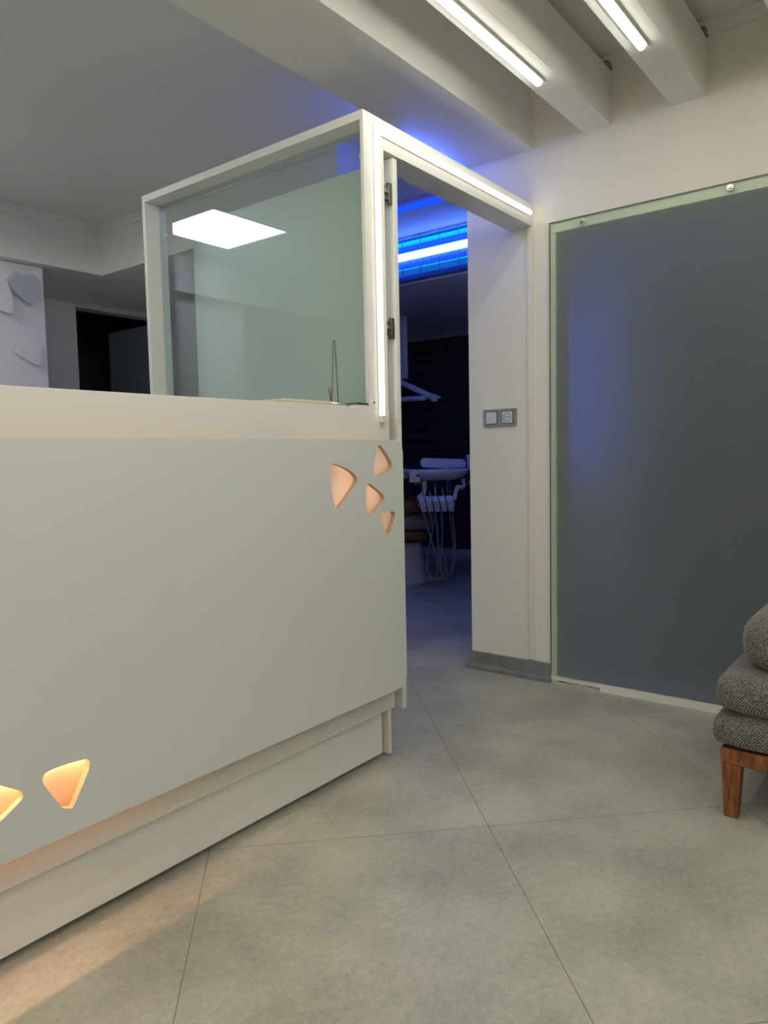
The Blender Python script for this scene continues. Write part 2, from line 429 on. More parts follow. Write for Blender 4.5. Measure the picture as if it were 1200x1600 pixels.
# ------------------------------------------------------------------ reception counter
ct = thing('reception_counter', 'white reception counter with a raised front panel pierced by petal cutouts', 'counter', (0.4, 1.75, 0))
XL, XR = -1.3, 1.969
obj('body', B(XL, XR, YB, YB + 0.018, 0.18, 1.205), 'cab', ct, bevel=0.0015)
obj('carcass', boxes((XL, XR - 0.02, YB + 0.018, 2.15, 0.20, 0.75), (XL, XL + 0.02, YB + 0.018, 2.15, 0.75, 1.187), (XR - 0.04, XR - 0.02, YB + 0.018, 1.80, 0.75, 1.187)), 'cab', ct)
obj('countertop', B(XL, XR, YB + 0.018, 1.80, 1.187, 1.205), 'cab', ct)
obj('desk_top', B(XL, XR - 0.045, YB + 0.04, 2.2, 0.751, 0.776), 'cab', ct)
obj('plinth', B(XL, 1.934, 1.535, 1.553, 0.02, 0.181), 'kick', ct)
obj('plinth_end', B(1.955, 1.971, 1.522, 2.1, 0.012, 0.181), 'edge', ct)
for x in (-0.9, -0.2, 0.35, 0.93, 1.36, 1.90):
    bm = bmesh.new(); cyl(bm, (x, 1.58, 0.0), (0, 0, 1), 0.022, 0.03, 16, 0.02); cyl(bm, (x, 1.58, 0.025), (0, 0, 1), 0.014, 0.165, 12)
    obj('levelling_foot', bm, 'silver', ct)
cuts = dict(
    A=[(1.612, 1.028), (1.66, 1.016), (1.7, .999), (1.719, .981), (1.714, .966), (1.68, .935), (1.637, .9), (1.622, .898), (1.612, .909), (1.597, .971), (1.594, 1.0), (1.597, 1.02)],
    B=[(1.832, 1.081), (1.84, 1.081), (1.868, 1.057), (1.893, 1.029), (1.897, 1.016), (1.888, 1.003), (1.852, .992), (1.819, .985), (1.808, .986), (1.803, .996), (1.811, 1.045), (1.822, 1.074)],
    C=[(1.776, .962), (1.787, .959), (1.815, .944), (1.843, .927), (1.853, .914), (1.849, .904), (1.816, .882), (1.784, .865), (1.774, .863), (1.765, .873), (1.761, .914), (1.763, .948), (1.767, .959)],
    D=[(1.884, .867), (1.901, .865), (1.908, .857), (1.905, .845), (1.892, .822), (1.877, .799), (1.866, .794), (1.858, .797), (1.84, .83), (1.831, .857), (1.835, .865)],
    E=[(.797, .418), (.805, .413), (.806, .405), (.801, .388), (.767, .33), (.756, .326), (.745, .332), (.738, .34), (.71, .389), (.704, .406), (.708, .417), (.721, .421), (.76, .4215)],
    F=[(.62, .427), (.654, .405), (.661, .397), (.662, .388), (.657, .381), (.616, .356), (.586, .344), (.578, .348), (.572, .367), (.57, .412), (.577, .441), (.588, .445)])
holes = [[(p.x, p.y) for p in spline([(a, b, 0) for a, b in c], 5, True)] for c in cuts.values()]
obj('front_panel', plate(rrect(-1.3, 1.958, 0.270, 1.0995, 0.045), holes, 1.440, 1.456, True), ('lacquer', 'mdf'), ct)
obj('led_strip', B(-1.25, 1.0, YB - 0.006, YB - 0.0003, 0.408, 0.418), 'warm', ct, label='warm orange light strip behind the front panel')
obj('led_strip', B(-1.25, 1.30, YB - 0.010, YB - 0.0003, 0.975, 0.987), 'warm2', ct, label='warm orange light strip behind the front panel')
for x, z0, z1 in ((1.738, 0.74, 1.07), (1.572, 0.80, 1.05), (1.869, 0.88, 0.978), (1.926, 0.80, 0.865), (1.918, 1.0, 1.05)):
    obj('led_strip', B(x - 0.005, x + 0.005, 1.4563, 1.462, z0, z1), 'warm3', ct, label='warm orange light strip behind the front panel')
for x, z in ((-1.1, 0.7), (1.30, 0.55), (0.2, 0.7)):
    obj('spacer', B(x, x + 0.04, 1.456, YB, z, z + 0.04), 'cab', ct)

# ------------------------------------------------------------------ glass partition on the counter (frame runs back along y)
pt = thing('glass_partition', 'tall white framed glass screen standing on the end of the reception counter', 'glass screen', (1.91, 2.1, 1.205))
X0, X1 = 1.863, 1.967
obj('top_board', B(X0, X1, YB + 0.0145, 2.687, 2.110, 2.138), 'cab', pt, bevel=0.0012)
obj('far_board', B(X0, X1, 2.667, 2.687, 0.776, 2.110), 'cab', pt, bevel=0.0012)
obj('post', B(X0, X1, YB, YB + 0.014, 1.2052, 2.138), 'cab', pt, bevel=0.0012)
obj('post_liner', B(X0 + 0.03, X1, YB + 0.0145, YB + 0.034, 1.2052, 2.110), 'cab', pt)
obj('base_rail', B(X0 + 0.02, X1, YB + 0.034, 2.667, 1.2052, 1.221), 'alu', pt)
obj('glass_pane', B(1.930, 1.938, YB + 0.034, 2.667, 1.221, 2.110), 'glass', pt)
bm = bmesh.new(); cyl(bm, (X0 + 0.026, YB - 0.0015, 1.222), (0, 1, 0), 0.0032, 0.003, 14)
obj('screw', bm, 'black', pt)
for (y, z) in ((1.56, 1.98), (1.56, 1.36), (2.62, 1.98)):
    bm = bmesh.new(); cyl(bm, (1.9245, y, z), (1, 0, 0), 0.010, 0.005, 20)
    obj('suction_pad', bm, 'alu', pt)

# ------------------------------------------------------------------ door frame, its line light and the open door
fr = thing('door_2', kind='structure', loc=(2.5, YB, 2.043))
obj('header', boxes((1.9685, XW, YB, YB + 0.016, 2.043, 2.138), (1.9685, XW, YB + 0.016, YB + 0.108, 2.043, 2.061)), 'cab', fr, bevel=0.0012)
t = thing('door_line_light', 'glowing white L-shaped line light around the doorway head and post', 'light', (2.4, YB, 2.1))
def strip_profile(bm, path, w, d):
    """bar with a rounded face following a polyline in the plane y = YB"""
    n = 6; rings = []
    for i, (p, nrm) in enumerate(path):
        ring = []
        for k in range(n + 1):
            a = math.pi * k / n
            ring.append(bm.verts.new((p[0] + nrm[0] * w * math.cos(a), YB - 0.003 - d * math.sin(a), p[1] + nrm[1] * w * math.cos(a))))
        rings.append(ring)
    for A, C in zip(rings, rings[1:]):
        for k in range(n): bm.faces.new((A[k], A[k + 1], C[k + 1], C[k]))
        bm.faces.new((A[0], C[0], C[n], A[n]))
    bm.faces.new(rings[0]); bm.faces.new(rings[-1][::-1])
bm = bmesh.new()
xv, zt = 1.925, 2.0965
strip_profile(bm, [((xv, 1.180), (1, 0)), ((xv, zt), (1, -1)), ((3.012, zt), (0, -1))], 0.0105, 0.011)
obj('diffuser', bm, 'ledframe', t, smooth=False)
obj('channel', boxes((xv - 0.0135, xv + 0.0135, YB - 0.003, YB - 0.0002, 1.160, zt + 0.0135), (xv, 3.016, YB - 0.003, YB - 0.0002, zt - 0.0135, zt + 0.0135)), 'cab', t)
obj('end_cap', boxes((xv - 0.0105, xv + 0.0105, YB - 0.014, YB - 0.003, 1.158, 1.180)), 'paper', t)

dr = thing('door_1', kind='structure', loc=(2.03, YB, 0.16))
obj('leaf', B(2.016, 2.040, YB + 0.001, 2.56, 0.158, 2.034), 'cab', dr, bevel=0.0015)
for z in (1.917, 1.475):
    h = obj('hinge', boxes((1.9975, 2.0155, 1.506, 1.520, z - 0.035, z + 0.035), (1.978, 1.9975, 1.508, 1.522, z - 0.026, z + 0.022), (1.9685, 1.979, 1.505, 1.545, z - 0.008, z + 0.010)), 'steel', dr, bevel=0.002, label='dark steel cabinet hinge')
    obj('hinge_arm', B(1.9688, 1.992, 1.499, 1.506, z - 0.006, z + 0.006), 'chrome', h)

# ------------------------------------------------------------------ small things on the counter
def on_counter(name, label, bm_list, loc, cat, group=None):
    t = thing(name, label, cat, loc, group)
    for n, bm, m in bm_list: obj(n, bm, m, t, bevel=0.0008)
    return t
on_counter('card_tray', 'flat cream card tray lying on the counter left of the wire memo stand',
    [('base', B(1.480, 1.682, 1.505, 1.62, 1.2054, 1.210), 'paper'), ('lid', B(1.478, 1.683, 1.504, 1.62, 1.2102, 1.2165), 'paper')], (1.58, 1.56, 1.2054), 'tray')
on_counter('card_box', 'short cream card box on the counter beside the door post',
    [('base', B(1.805, 1.8625, 1.504, 1.56, 1.2054, 1.2125), 'paper'), ('lid', B(1.805, 1.8625, 1.503, 1.56, 1.2127, 1.2195), 'steel')], (1.835, 1.53, 1.2054), 'box')
ms = thing('memo_stand', 'thin steel wire memo stand with a flat metal foot on the counter edge', 'memo stand', (1.72, 1.53, 1.2054))
bm = bmesh.new(); tube(bm, [(1.688, 1.520, 1.212), (1.745, 1.520, 1.2105), (1.785, 1.520, 1.2085)], [0.0055, 0.0055, 0.004], 12)
obj('foot', bm, 'chrome', ms, smooth=True)
bm = bmesh.new(); tube(bm, spline([(1.702, 1.52, 1.212), (1.706, 1.52, 1.26), (1.712, 1.52, 1.36), (1.716, 1.52, 1.400), (1.7195, 1.52, 1.405), (1.723, 1.52, 1.400), (1.7255, 1.52, 1.36), (1.731, 1.52, 1.25), (1.733, 1.52, 1.212)], 6), 0.0020, 8)
obj('wire_loop', bm, 'wire', ms, smooth=True)
bm = bmesh.new(); tube(bm, spline([(1.700, 1.52, 1.212), (1.695, 1.519, 1.222), (1.690, 1.518, 1.240), (1.688, 1.518, 1.262)], 5), 0.0018, 8)
tube(bm, spline([(1.700, 1.52, 1.214), (1.697, 1.519, 1.228), (1.698, 1.518, 1.244), (1.701, 1.518, 1.262)], 5), 0.0018, 8)
obj('clip_prongs', bm, 'wire', ms, smooth=True)

# ------------------------------------------------------------------ switch and socket
sw = thing('switch_socket_plate', 'grey double plate with a light switch and a power socket on the doorway wall', 'switch', (XW, 1.672, 1.212))
def platex(y0, y1, z0, z1, x0, x1, r):
    bm = plate(rrect(-y1, -y0, z0, z1, r, 5), [], x0, x1)      # built in (x=-y, y=x) then turned
    for v in bm.verts: v.co = Vector((v.co.y, -v.co.x, v.co.z))
    return bm
obj('frame', platex(1.5865, 1.7585, 1.1725, 1.2525, XW - 0.010, XW - 0.0002, 0.004), 'silver', sw, bevel=0.0025)
for yc in (1.7135, 1.6315):
    obj('gap_ring', platex(yc - 0.0295, yc + 0.0295, 1.1835, 1.2425, XW - 0.0106, XW - 0.0101, 0.002), 'black', sw)
obj('rocker', platex(1.7135 - 0.0265, 1.7135 + 0.0265, 1.1865, 1.2395, XW - 0.0150, XW - 0.0107, 0.003), 'pale', sw, bevel=0.0018)
so = obj('socket', platex(1.6315 - 0.0265, 1.6315 + 0.0265, 1.1865, 1.2395, XW - 0.0125, XW - 0.0107, 0.003), 'pale', sw, bevel=0.001)
bm = bmesh.new()
for k in range(40):
    pass
ring = [(math.cos(2 * math.pi * k / 36), math.sin(2 * math.pi * k / 36)) for k in range(36)]
def disc_ring(bm, r0, r1, yc, zc, x0, x1):
    a = [bm.verts.new((x0, yc + r0 * c, zc + r0 * s)) for c, s in ring]; b = [bm.verts.new((x1, yc + r1 * c, zc + r1 * s)) for c, s in ring]
    for k in range(36): bm.faces.new((a[k], a[(k + 1) % 36], b[(k + 1) % 36], b[k]))
disc_ring(bm, 0.0205, 0.0195, 1.6315, 1.213, XW - 0.0150, XW - 0.0150); disc_ring(bm, 0.0205, 0.0205, 1.6315, 1.213, XW - 0.0150, XW - 0.0125); disc_ring(bm, 0.0195, 0.0175, 1.6315, 1.213, XW - 0.0150, XW - 0.0126)
obj('socket_rim', bm, 'silver', so)
bm = bmesh.new()
for dy in (0.0095, -0.0095): cyl(bm, (XW - 0.0132, 1.6315 + dy, 1.213), (1, 0, 0), 0.0026, 0.001, 14)
obj('pin_hole', bm, 'black', so)
bm = bmesh.new(); cyl(bm, (XW - 0.0136, 1.6315, 1.2135), (1, 0, 0), 0.0022, 0.001, 14)
obj('earth_pin', bm, 'steel', so)

# ------------------------------------------------------------------ frosted glass wall panel
fg = thing('frosted_glass_panel', 'large frosted glass sheet fixed over the wall opening behind the grey sofa', 'glass panel', (XW, 0.2, 0.036))
obj('glass_sheet', B(XW - 0.012, XW - 0.004, -1.05, 1.390, 0.037, 1.995), 'frost', fg)
obj('clear_margin', boxes((XW - 0.012, XW - 0.004, -1.05, 1.4195, 1.995, 2.0385), (XW - 0.012, XW - 0.004, 1.390, 1.4195, 0.037, 1.995)), 'margin', fg, label='clear greenish margin on the wall, its left strip imitating the lit reveal')  # upright strip added to imitate light on the opening's reveal
obj('edge_seal', boxes((XW - 0.0125, XW - 0.0002, 1.4197, 1.4212, 0.037, 2.040), (XW - 0.0125, XW - 0.0002, -1.05, 1.4197, 2.0388, 2.0408)), 'stone', fg)
for y in (1.268, 0.689, 0.11, -0.47):
    bm = bmesh.new(); cyl(bm, (XW - 0.026, y, 2.018), (1, 0, 0), 0.013, 0.0138, 28)
    h = obj('standoff_bolt', bm, 'chrome', fg, bevel=0.002, smooth=False)
    bm = bmesh.new(); cyl(bm, (XW - 0.034, y, 2.018), (1, 0, 0), 0.007, 0.008, 20)
    obj('bolt_head', bm, 'chrome', h, bevel=0.0015)

# ------------------------------------------------------------------ sofa
sf = thing('sofa', 'grey tweed upholstered sofa with walnut legs against the frosted glass panel', 'sofa', (2.6, -0.4, 0))
SY0, SY1 = -1.45, 0.502
obj('seat_rail', B(2.172, 2.98, SY0 + 0.02, SY1 - 0.004, 0.158, 0.203), 'wood', sf, bevel=0.004)
def leg(x, y):
    bm = bmesh.new(); s0, s1 = 0.018, 0.026
    lo = [bm.verts.new((x + a * s0, y + b * s0, 0.0)) for a, b in ((-1, -1), (1, -1), (1, 1), (-1, 1))]
    hi = [bm.verts.new((x + a * s1 , y + b * s1, 0.1575)) for a, b in ((-1, -1), (1, -1), (1, 1), (-1, 1))]
    for k in range(4): bm.faces.new((lo[k], lo[(k + 1) % 4], hi[(k + 1) % 4], hi[k]))
    bm.faces.new(lo[::-1]); bm.faces.new(hi)
    return bm
for x, y in ((2.199, SY1 - 0.032), (2.94, SY1 - 0.032), (2.199, SY0 + 0.06), (2.94, SY0 + 0.06)):
    obj('leg', leg(x, y), 'wood', sf, bevel=0.003)
obj('base', pillow(bmesh.new(), 2.160, 3.0, SY0, SY1 + 0.012, 0.205, 0.305, 0.035, 0.008), 'fabric', sf, smooth=True)
obj('seat_cushion', pillow(bmesh.new(), 2.160, 3.0, SY0, SY1 + 0.006, 0.300, 0.425, 0.050, 0.010), 'fabric', sf, smooth=True)
obj('top_cushion', pillow(bmesh.new(), 2.19, 3.0, SY0, SY1 - 0.055, 0.415, 0.60, 0.075, 0.012), 'fabric', sf, smooth=True)
bm = bmesh.new(); tube(bm, spline([(2.170, SY0 + 0.08, 0.326), (2.162, -0.4, 0.326), (2.164, SY1 - 0.09, 0.326), (2.173, SY1 - 0.050, 0.326)], 6), 0.003, 8)
obj('piping', bm, 'fabric', sf, smooth=True)

# ------------------------------------------------------------------ petal wall panel behind the counter
PY = 4.55
pp = thing('petal_wall_panel', 'white wall panel with raised petal shapes behind the counter at left', 'wall panel', (1.4, PY, 0))
obj('board', B(-0.2, 2.410, PY, PY + 0.04, 0.0, 2.264), 'petalw', pp, bevel=0.001)
def sc(l): k = PY / 4.2; return [(x * k, 1.05 + (z - 1.05) * k) for x, z in l]
petals = [
    ([(2.006, 2.043), (2.058, 2.083), (2.095, 2.101), (2.135, 2.109), (2.16, 2.097), (2.181, 2.072), (2.170, 2.01), (2.144, 1.951), (2.13, 1.942), (2.114, 1.943), (2.059, 1.977), (2.02, 2.015)], 'petalg', 0.055, 'grey petal'),
    ([(1.989, 2.057), (2.020, 2.078), (2.045, 2.108), (2.062, 2.124), (2.088, 2.108), (2.098, 2.090), (2.045, 2.06), (2.000, 2.040)], 'petall', 0.012, 'pale grey petal'),
    ([(1.937, 2.038), (1.975, 2.052), (1.993, 2.051), (2.005, 2.029), (2.018, 1.97), (2.024, 1.91), (2.018, 1.883), (1.996, 1.877), (1.96, 1.884), (1.90, 1.905), (1.89, 1.93), (1.91, 2.00)], 'petalw', 0.045, None),
    ([(2.023, 1.672), (2.043, 1.703), (2.075, 1.735), (2.112, 1.757), (2.137, 1.761), (2.158, 1.745), (2.170, 1.695), (2.171, 1.65), (2.164, 1.616), (2.152, 1.606), (2.139, 1.607), (2.10, 1.622), (2.05, 1.648), (2.026, 1.662)], 'petalw', 0.045, None)]
for l, m, d, lab in petals:
    lp = [(p.x, p.y) for p in spline([(a, b, 0) for a, b in sc(l)], 5, True)]
    obj('petal', plate(lp, [], PY - 0.004 - d, PY - 0.004 - d + 0.014), m, pp, label=lab)
    cx = sum(p[0] for p in lp) / len(lp); cz = sum(p[1] for p in lp) / len(lp)
    bm = bmesh.new(); cyl(bm, (cx, PY - 0.0045 - d + 0.012, cz), (0, 1, 0), 0.02, d - 0.0078 if d > 0.0081 else 0.001, 16)
    obj('spacer', bm, 'petalw', pp)
# doorway behind it: an open door in a dark corridor
dd = thing('door_3', kind='structure', loc=(3.84, 5.45, 0))
obj('leaf', B(3.815, 3.85, 5.43, 6.08, 0.01, 2.205), 'darkdoor', dd, bevel=0.002)
obj('edge_strip', B(3.812, 3.853, 6.081, 6.092, 0.01, 2.205), 'silver', dd)

# square ceiling light above the desk (seen in the glass)
cl = thing('ceiling_panel_light', 'square white ceiling light mirrored in the glass screen', 'light', (0.54, 3.92, ZC))
obj('frame', boxes((0.215, 0.865, 3.60, 3.615, ZC - 0.012, ZC - 0.0002), (0.215, 0.865, 4.225, 4.24, ZC - 0.012, ZC - 0.0002), (0.215, 0.23, 3.615, 4.225, ZC - 0.012, ZC - 0.0002), (0.85, 0.865, 3.615, 4.225, ZC - 0.012, ZC - 0.0002)), 'white', cl)
obj('diffuser', B(0.2305, 0.8495, 3.6155, 4.2245, ZC - 0.008, ZC - 0.0004), 'panel', cl)

# ------------------------------------------------------------------ treatment room: blue lamp, blind, dental unit
XLp = 4.30
lp = thing('blue_tube_lamp', 'white cased lamp with a blue-white tube and wire grid high in the treatment room', 'lamp', (XLp, 2.9, 2.28))
Y0, Y1 = 2.15, 3.50
obj('casing', boxes((XLp, XLp + 0.055, Y0, Y1, 2.568, 2.5798), (XLp + 0.045, XLp + 0.055, Y0, Y1, 2.28, 2.568), (XLp - 0.012, XLp + 0.055, Y0, Y1, 2.279, 2.296),
                    (XLp, XLp + 0.045, Y0, Y0 + 0.01, 2.296, 2.568), (XLp, XLp + 0.045, Y1 - 0.01, Y1, 2.296, 2.568)), 'reflector', lp)
obj('fascia', B(XLp - 0.012, XLp - 0.0005, Y0, Y1, 2.567, 2.5798), 'plastic', lp)
bm = bmesh.new(); tube(bm, [(XLp + 0.015, Y0 + 0.02, 2.449), (XLp + 0.015, Y1 - 0.02, 2.449)], 0.026, 16)
obj('tube', bm, 'uv', lp, smooth=True)
obj('lit_band', B(XLp + 0.028, XLp + 0.040, Y0 + 0.02, Y1 - 0.02, 2.530, 2.558), 'cyan', lp)  # glowing bars stand in for the lamp's lit reflector bands
obj('lit_band', B(XLp + 0.030, XLp + 0.040, Y0 + 0.02, Y1 - 0.02, 2.362, 2.370), 'cyan', lp)
obj('lit_band', B(XLp + 0.030, XLp + 0.040, Y0 + 0.02, Y1 - 0.02, 2.326, 2.3615), 'cyan2', lp)
bm = bmesh.new()
for k in range(int((Y1 - Y0) / 0.012)):
    y = Y0 + 0.015 + k * 0.012
    box(bm, XLp - 0.001, XLp + 0.001, y, y + 0.0028, 2.300, 2.358)
for k in range(60):
    y = Y0 + 0.015 + k * 0.0225
    box(bm, XLp - 0.001, XLp + 0.001, y, y + 0.005, 2.366, 2.366 + 0.02 + 0.03 * random.random())
for z in (2.310, 2.322, 2.334, 2.346, 2.362, 2.497, 2.508, 2.522, 2.545): box(bm, XLp - 0.0015, XLp + 0.0015, Y0, Y1, z, z + 0.0022)
for k in range(9):
    y = Y0 + 0.05 + k * 0.155
    box(bm, XLp - 0.003, XLp + 0.002, y, y + 0.004, 2.296, 2.36); box(bm, XLp - 0.003, XLp + 0.002, y, y + 0.004, 2.515, 2.567)
obj('wire_grid', bm, 'meshm', lp)

struct('light_block_wall', B(3.90, 4.0, 3.2, YN, 0, ZC), 'backwall')  # added to stop blue lamp light reaching the back wall
struct('blue_glow_backer', B(4.2, 4.36, 1.45, 2.35, 0, ZC), 'backwall')  # pale block added to catch blue light behind the frosted glass
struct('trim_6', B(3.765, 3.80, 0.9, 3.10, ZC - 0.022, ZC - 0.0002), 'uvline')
bl = thing('window_blind', 'dark closed blind covering the far wall of the treatment room', 'blind', (XE - 0.03, 3.4, 0.09))
bm = bmesh.new()
z = 0.09
while z < 2.19:
    vs = [bm.verts.new((XE - 0.016 - a, y, zz)) for y in (-0.9, 5.2) for a, zz in ((0.0, z), (0.018, z + 0.008), (0.010, z + 0.098), (0.0, z + 0.1))]
    for k in range(3): bm.faces.new((vs[k], vs[k + 1], vs[k + 5], vs[k + 4]))
    bm.faces.new((vs[0], vs[4], vs[7], vs[3]))
    z += 0.1
obj('slats', bm, 'dark', bl)
obj('head_rail', B(XE - 0.05, XE - 0.0005, -0.91, 5.21, 2.192, 2.205), 'dark', bl)

# dental unit: u to the right of the view, w away, z up, built round its own base point
OX, OY = 4.95, 3.53
UR = Vector((0.6135, -0.7897, 0)); UD = Vector((0.7897, 0.6135, 0))
def W(u, w, z): return Vector((OX, OY, 0)) + UR * u + UD * w + Vector((0, 0, z))
def turn(bm):
    for v in bm.verts: v.co = W(v.co.x, v.co.y, v.co.z)
    return bm
du = thing('dental_unit', 'dental treatment chair and instrument unit standing in the dark blue-lit room', 'dental chair', (OX, OY, 0))
def loft(sections, n=28, pw=2.6):
    bm = bmesh.new(); rings = []
    for (cx, cy, z, rx, ry) in sections:
        ring_ = []
        for k in range(n):
            a = 2 * math.pi * k / n; c, s = math.cos(a), math.sin(a)
            ring_.append(bm.verts.new((cx + rx * math.copysign(abs(c) ** (2 / pw), c), cy + ry * math.copysign(abs(s) ** (2 / pw), s), z)))
        rings.append(ring_)
    for A, C in zip(rings, rings[1:]):
        for k in range(n): bm.faces.new((A[k], A[(k + 1) % n], C[(k + 1) % n], C[k]))
    bm.faces.new(rings[0][::-1]); bm.faces.new(rings[-1])
    return bm
obj('base_cover', turn(loft([(-.10, .05, .0, .21, .30), (-.10, .05, .035, .215, .30), (-.10, .06, .05, .20, .28), (-.09, .08, .14, .17, .22), (-.08, .10, .22, .15, .18), (-.06, .12, .28, .12, .14), (-.04, .13, .31, .09, .10)])), 'plastic', du, smooth=True)
obj('foot_plate', turn(loft([(.05, .28, .0, .26, .34), (.05, .28, .02, .26, .34), (.05, .28, .032, .24, .32)], 40)), 'plastic', du, smooth=False)
def cushion(name, u0, u1, w0, w1, z0, z1, r, m):
    obj(name, turn(pillow(bmesh.new(), u0, u1, w0, w1, z0, z1, r, 0.01, ns=5)), m, du, smooth=True)
cushion('lift_cover', -.42, .10, -.02, .35, .33, .43, .04, 'brown')
cushion('seat_underside', -.62, .17, -.10, .42, .43, .56, .05, 'taupe')
cushion('seat', -.75, .06, -.12, .45, .555, .70, .06, 'brown')
cushion('backrest', -1.30, -.70, -.10, .42, .60, .72, .05, 'brown')
# delivery table
tb = obj('delivery_table', turn(loft([(.17, -.25, .845, .13, .11), (.17, -.25, .865, .20, .15), (.16, -.25, .895, .25, .19), (.16, -.25, .925, .26, .20), (.16, -.25, .932, .25, .19)], 36, 3.2)), 'plastic', du, smooth=True)
bm = bmesh.new(); box(bm, -.055, .03, -.465, -.40, .835, .925); obj('control_box', turn(bm), 'plastic', tb, bevel=0.01)
bm = bmesh.new(); box(bm, .0, .026, -.468, -.4652, .878, .898); obj('display', turn(bm), 'black', tb)
bm = bmesh.new(); box(bm, -.02, .045, -.467, -.42, .822, .834); obj('control_foil', turn(bm), 'brown', tb)
bm = bmesh.new(); box(bm, -.62, -.05, -.30, -.17, .862, .938); obj('support_arm', turn(bm), 'plastic', du, bevel=0.02)
bm = bmesh.new(); box(bm, -.62, -.045, -.315, -.3005, .90, .906); obj('arm_seam', turn(bm), 'hose', du)
bm = bmesh.new()
lpth = rrect(.045, .41, .945, 1.022, .036, 6)
for yy in (0, 1): pass
bm = plate(lpth, [], -.20, -.12)
for v in bm.verts: v.co.z += -.05 * max(0, v.co.x - .05)
obj('tray_handle', turn(bm), 'plastic', du, bevel=0.012)
bm = bmesh.new(); box(bm, .27, .385, -.24, -.10, .935, .985); obj('tray_hinge', turn(bm), 'plastic', du, bevel=0.012)
bm = bmesh.new(); box(bm, .425, .60, -.15, .0, .915, 1.04); obj('side_block', turn(bm), 'plastic', du, bevel=0.012)
bm = bmesh.new(); cyl(bm, (.47, -.12, .80), (0, 0, 1), .035, .035, 20, .03); obj('cup_holder', turn(bm), 'paper', du)
# instrument holder on two bent arms
ih = None
bm = bmesh.new()
for k in range(5):
    u0 = .01 + k * .053
    # slanted finger blocks
    vs = []
    for (a, w, z) in ((-.012, -.45, .715), (.012, -.45, .612), (.012, -.34, .612), (-.012, -.34, .715), ):
        pass
    prof_ = [(-.36, .725), (-.44, .725), (-.475, .690), (-.455, .610), (-.42, .602), (-.36, .64)]
    A = [bm.verts.new((u0 + (0.725 - z) * .20, w, z)) for w, z in prof_]; C = [bm.verts.new((u0 + .043 + (0.725 - z) * .20, w, z)) for w, z in prof_]
    n = len(prof_)
    for i in range(n): bm.faces.new((A[i], A[(i + 1) % n], C[(i + 1) % n], C[i]))
    bm.faces.new(A[::-1]); bm.faces.new(C)
box(bm, .015, .30, -.372, -.345, .64, .722)
ih = obj('instrument_holder', turn(bm), 'plastic', du, bevel=0.006)
bm = bmesh.new(); tube(bm, spline([(.065, -.33, .84), (.066, -.34, .79), (.055, -.36, .745), (.025, -.38, .715), (.015, -.39, .70)], 6), .021, 14)
obj('holder_arm', turn(bm), 'plastic', du, smooth=True)
bm = bmesh.new(); tube(bm, spline([(.375, -.30, .85), (.375, -.32, .80), (.355, -.34, .785), (.325, -.36, .79), (.308, -.37, .745), (.298, -.38, .69)], 6), .017, 14)
obj('holder_arm', turn(bm), 'plastic', du, smooth=True)
for k, (u, h) in enumerate(((.055, .80), (.105, .775), (.15, .80), (.205, .79))):
    bm = bmesh.new(); tube(bm, [(u + .03, -.43, .66), (u, -.40, .74), (u - .004, -.385, h)], [.008, .007, .003], 10)
    obj('handpiece', turn(bm), 'chrome', ih, smooth=True)
hoses = [
    [(.045, -.43, .61), (.075, -.43, .50), (.115, -.42, .36), (.150, -.40, .20), (.150, -.38, .10), (.125, -.36, .08), (.085, -.33, .13), (.085, -.30, .25), (.13, -.26, .45), (.16, -.24, .60), (.15, -.23, .84)],
    [(.095, -.43, .61), (.120, -.42, .50), (.100, -.42, .38), (.075, -.41, .26), (.068, -.40, .17), (.088, -.38, .09), (.13, -.36, .085), (.155, -.34, .13), (.165, -.30, .35), (.155, -.25, .60), (.16, -.23, .84)],
    [(.135, -.43, .61), (.158, -.42, .48), (.165, -.41, .30), (.175, -.39, .16), (.20, -.37, .10), (.235, -.35, .085), (.27, -.33, .12), (.295, -.30, .25), (.285, -.28, .42), (.265, -.26, .60), (.25, -.24, .84)],
    [(.190, -.43, .61), (.195, -.42, .45), (.185, -.41, .28), (.180, -.39, .17), (.205, -.37, .095), (.25, -.35, .095), (.285, -.33, .15), (.305, -.30, .30), (.30, -.28, .45), (.285, -.26, .60), (.27, -.24, .84)],
    [(.185, -.40, .34), (.215, -.40, .24), (.225, -.39, .15), (.215, -.38, .12)]]
for hz in hoses:
    bm = bmesh.new(); tube(bm, spline(hz, 7), .0058, 8)
    obj('hose', turn(bm), 'hose', du, smooth=True)

# overhead operating light arm on a ceiling column
da = thing('operating_light_arm', 'jointed pale arm hanging from a ceiling column above the dental chair', 'lamp arm', (5.3, 3.87, 2.268))
obj('column', B(5.275, 5.325, 3.835, 3.93, 1.72, 2.2685), 'plastic', da, bevel=0.012)
bm = bmesh.new(); tube(bm, [(5.3, 3.96, 1.72), (5.29, 3.90, 1.692), (5.29, 3.545, 1.532)], .026, 14); obj('upper_arm', bm, 'plastic', da, smooth=True)
bm = bmesh.new(); tube(bm, [(5.24, 4.10, 1.542), (5.24, 3.60, 1.532)], .022, 14); obj('lower_arm', bm, 'plastic', da, smooth=True)
bm = bmesh.new(); cyl(bm, (5.265, 3.53, 1.498), (0, 0, 1), .030, .062, 20); obj('joint', bm, 'plastic', da, bevel=0.004)
bm = bmesh.new(); cyl(bm, (5.265, 3.50, 1.532), (0, -1, 0), .012, .03, 14); obj('knob', bm, 'plastic', da)

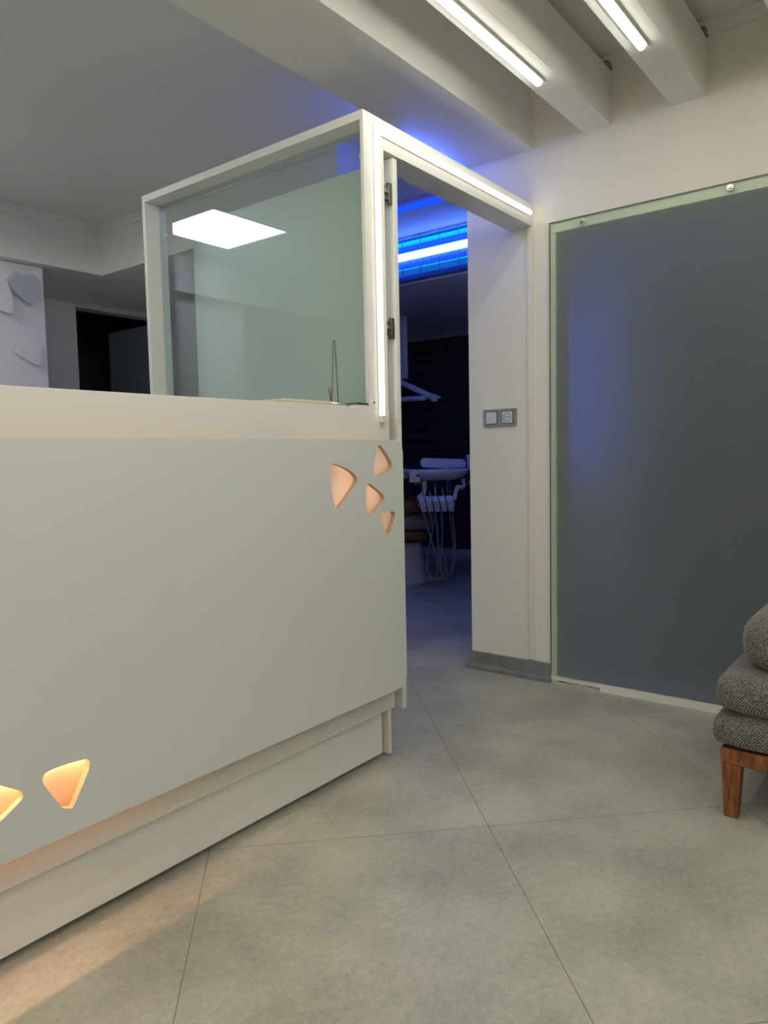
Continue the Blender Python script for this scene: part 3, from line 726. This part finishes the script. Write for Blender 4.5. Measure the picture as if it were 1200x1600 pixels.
# small unreadable dark marks on the lamp's fascia: strokes, a dot, strokes
bm = bmesh.new()
def stroke(y, z, w_, h_): box(bm, XLp - 0.0132, XLp - 0.0122, y - w_, y, z, z + h_)
yy = 3.035
for k, (w_, z_, h_) in enumerate(((.016, .004, .0015), (.003, .001, .008), (.009, .001, .0015), (.003, .001, .008), (.007, .0015, .007), (.003, .001, .009), (.003, .001, .009), (.006, .004, .0015), (.010, .001, .0018), (.014, .005, .0015))):
    stroke(yy, 2.569 + z_, w_, h_); yy -= w_ + .004
obj('lettering', bm, 'ink', lp)
# added, unseen blue tube behind the bulkhead, making the blue ceiling glow
gt = thing('added_blue_tube', 'added unseen blue tube behind the doorway header, for the blue ceiling glow', 'lamp', (2.72, 1.90, ZB))
bm = bmesh.new(); tube(bm, [(2.58, 1.90, 2.335), (2.98, 1.90, 2.335)], 0.013, 14)
obj('tube', bm, 'uvglow', gt, smooth=True)
for x in (2.56, 2.98):
    obj('bracket', boxes((x, x + 0.02, 1.885, 1.915, 2.318, 2.40), (x, x + 0.02, 1.8402, 1.885, 2.38, 2.40)), 'white', gt)
wt = thing('added_wall_glow', 'added upright blue tube making the blue glow behind the frosted glass', 'lamp', (4.17, 1.75, 0.9))  # added for the blurred blue glow in the glass
bm = bmesh.new(); tube(bm, [(4.172, 1.75, 0.92), (4.172, 1.75, 1.88)], 0.014, 14)
obj('tube', bm, 'uvwall', wt, smooth=True)
for z in (0.90, 1.88): obj('socket', B(4.15, 4.1998, 1.73, 1.77, z, z + 0.02), 'white', wt)
dl = thing('added_downlight', 'added unseen blue light behind the doorway wall, brightening the dental unit', 'light', (4.47, 2.46, 2.268))  # added out of view to light the dental unit
bm = bmesh.new(); cyl(bm, (4.47, 2.46, 2.268), (0, 0, -1), 0.09, 0.012, 32); obj('rim', bm, 'white', dl)
bm = bmesh.new(); cyl(bm, (4.47, 2.46, 2.2558), (0, 0, -1), 0.075, 0.004, 32); obj('diffuser', bm, 'down', dl)

# ------------------------------------------------------------------ world, camera, colour
w = bpy.data.worlds.new('World'); SC.world = w; w.use_nodes = True
w.node_tree.nodes['Background'].inputs[0].default_value = (0, 0, 0, 1)
cam = bpy.data.cameras.new('camera'); co = bpy.data.objects.new('camera', cam); COL.objects.link(co)
R_ = Vector((0.6129, -0.7899, -0.0208)).normalized(); U_ = Vector((0.0739, 0.0311, 0.9968)); F_ = Vector((0.7867, 0.6124, -0.0774)).normalized()
U_ = R_.cross(F_).normalized(); R_ = F_.cross(U_).normalized()
co.matrix_world = Matrix(((R_.x, U_.x, -F_.x, 0), (R_.y, U_.y, -F_.y, 0), (R_.z, U_.z, -F_.z, 1.05), (0, 0, 0, 1)))
cam.sensor_fit = 'AUTO'; cam.sensor_width = 36; cam.lens = 1143.49 / 1600 * 36
cam.clip_start = 0.02
SC.camera = co
SC.view_settings.view_transform = 'Standard'; SC.view_settings.look = 'None'
SC.view_settings.exposure = 0.0; SC.view_settings.gamma = 1.0; SC.view_settings.use_curve_mapping = False
SC.cycles.max_bounces = 12; SC.cycles.diffuse_bounces = 6; SC.cycles.glossy_bounces = 5; SC.cycles.transmission_bounces = 8; SC.cycles.transparent_max_bounces = 12
SC.cycles.use_denoising = True
SC.cycles.sample_clamp_indirect = 8.0
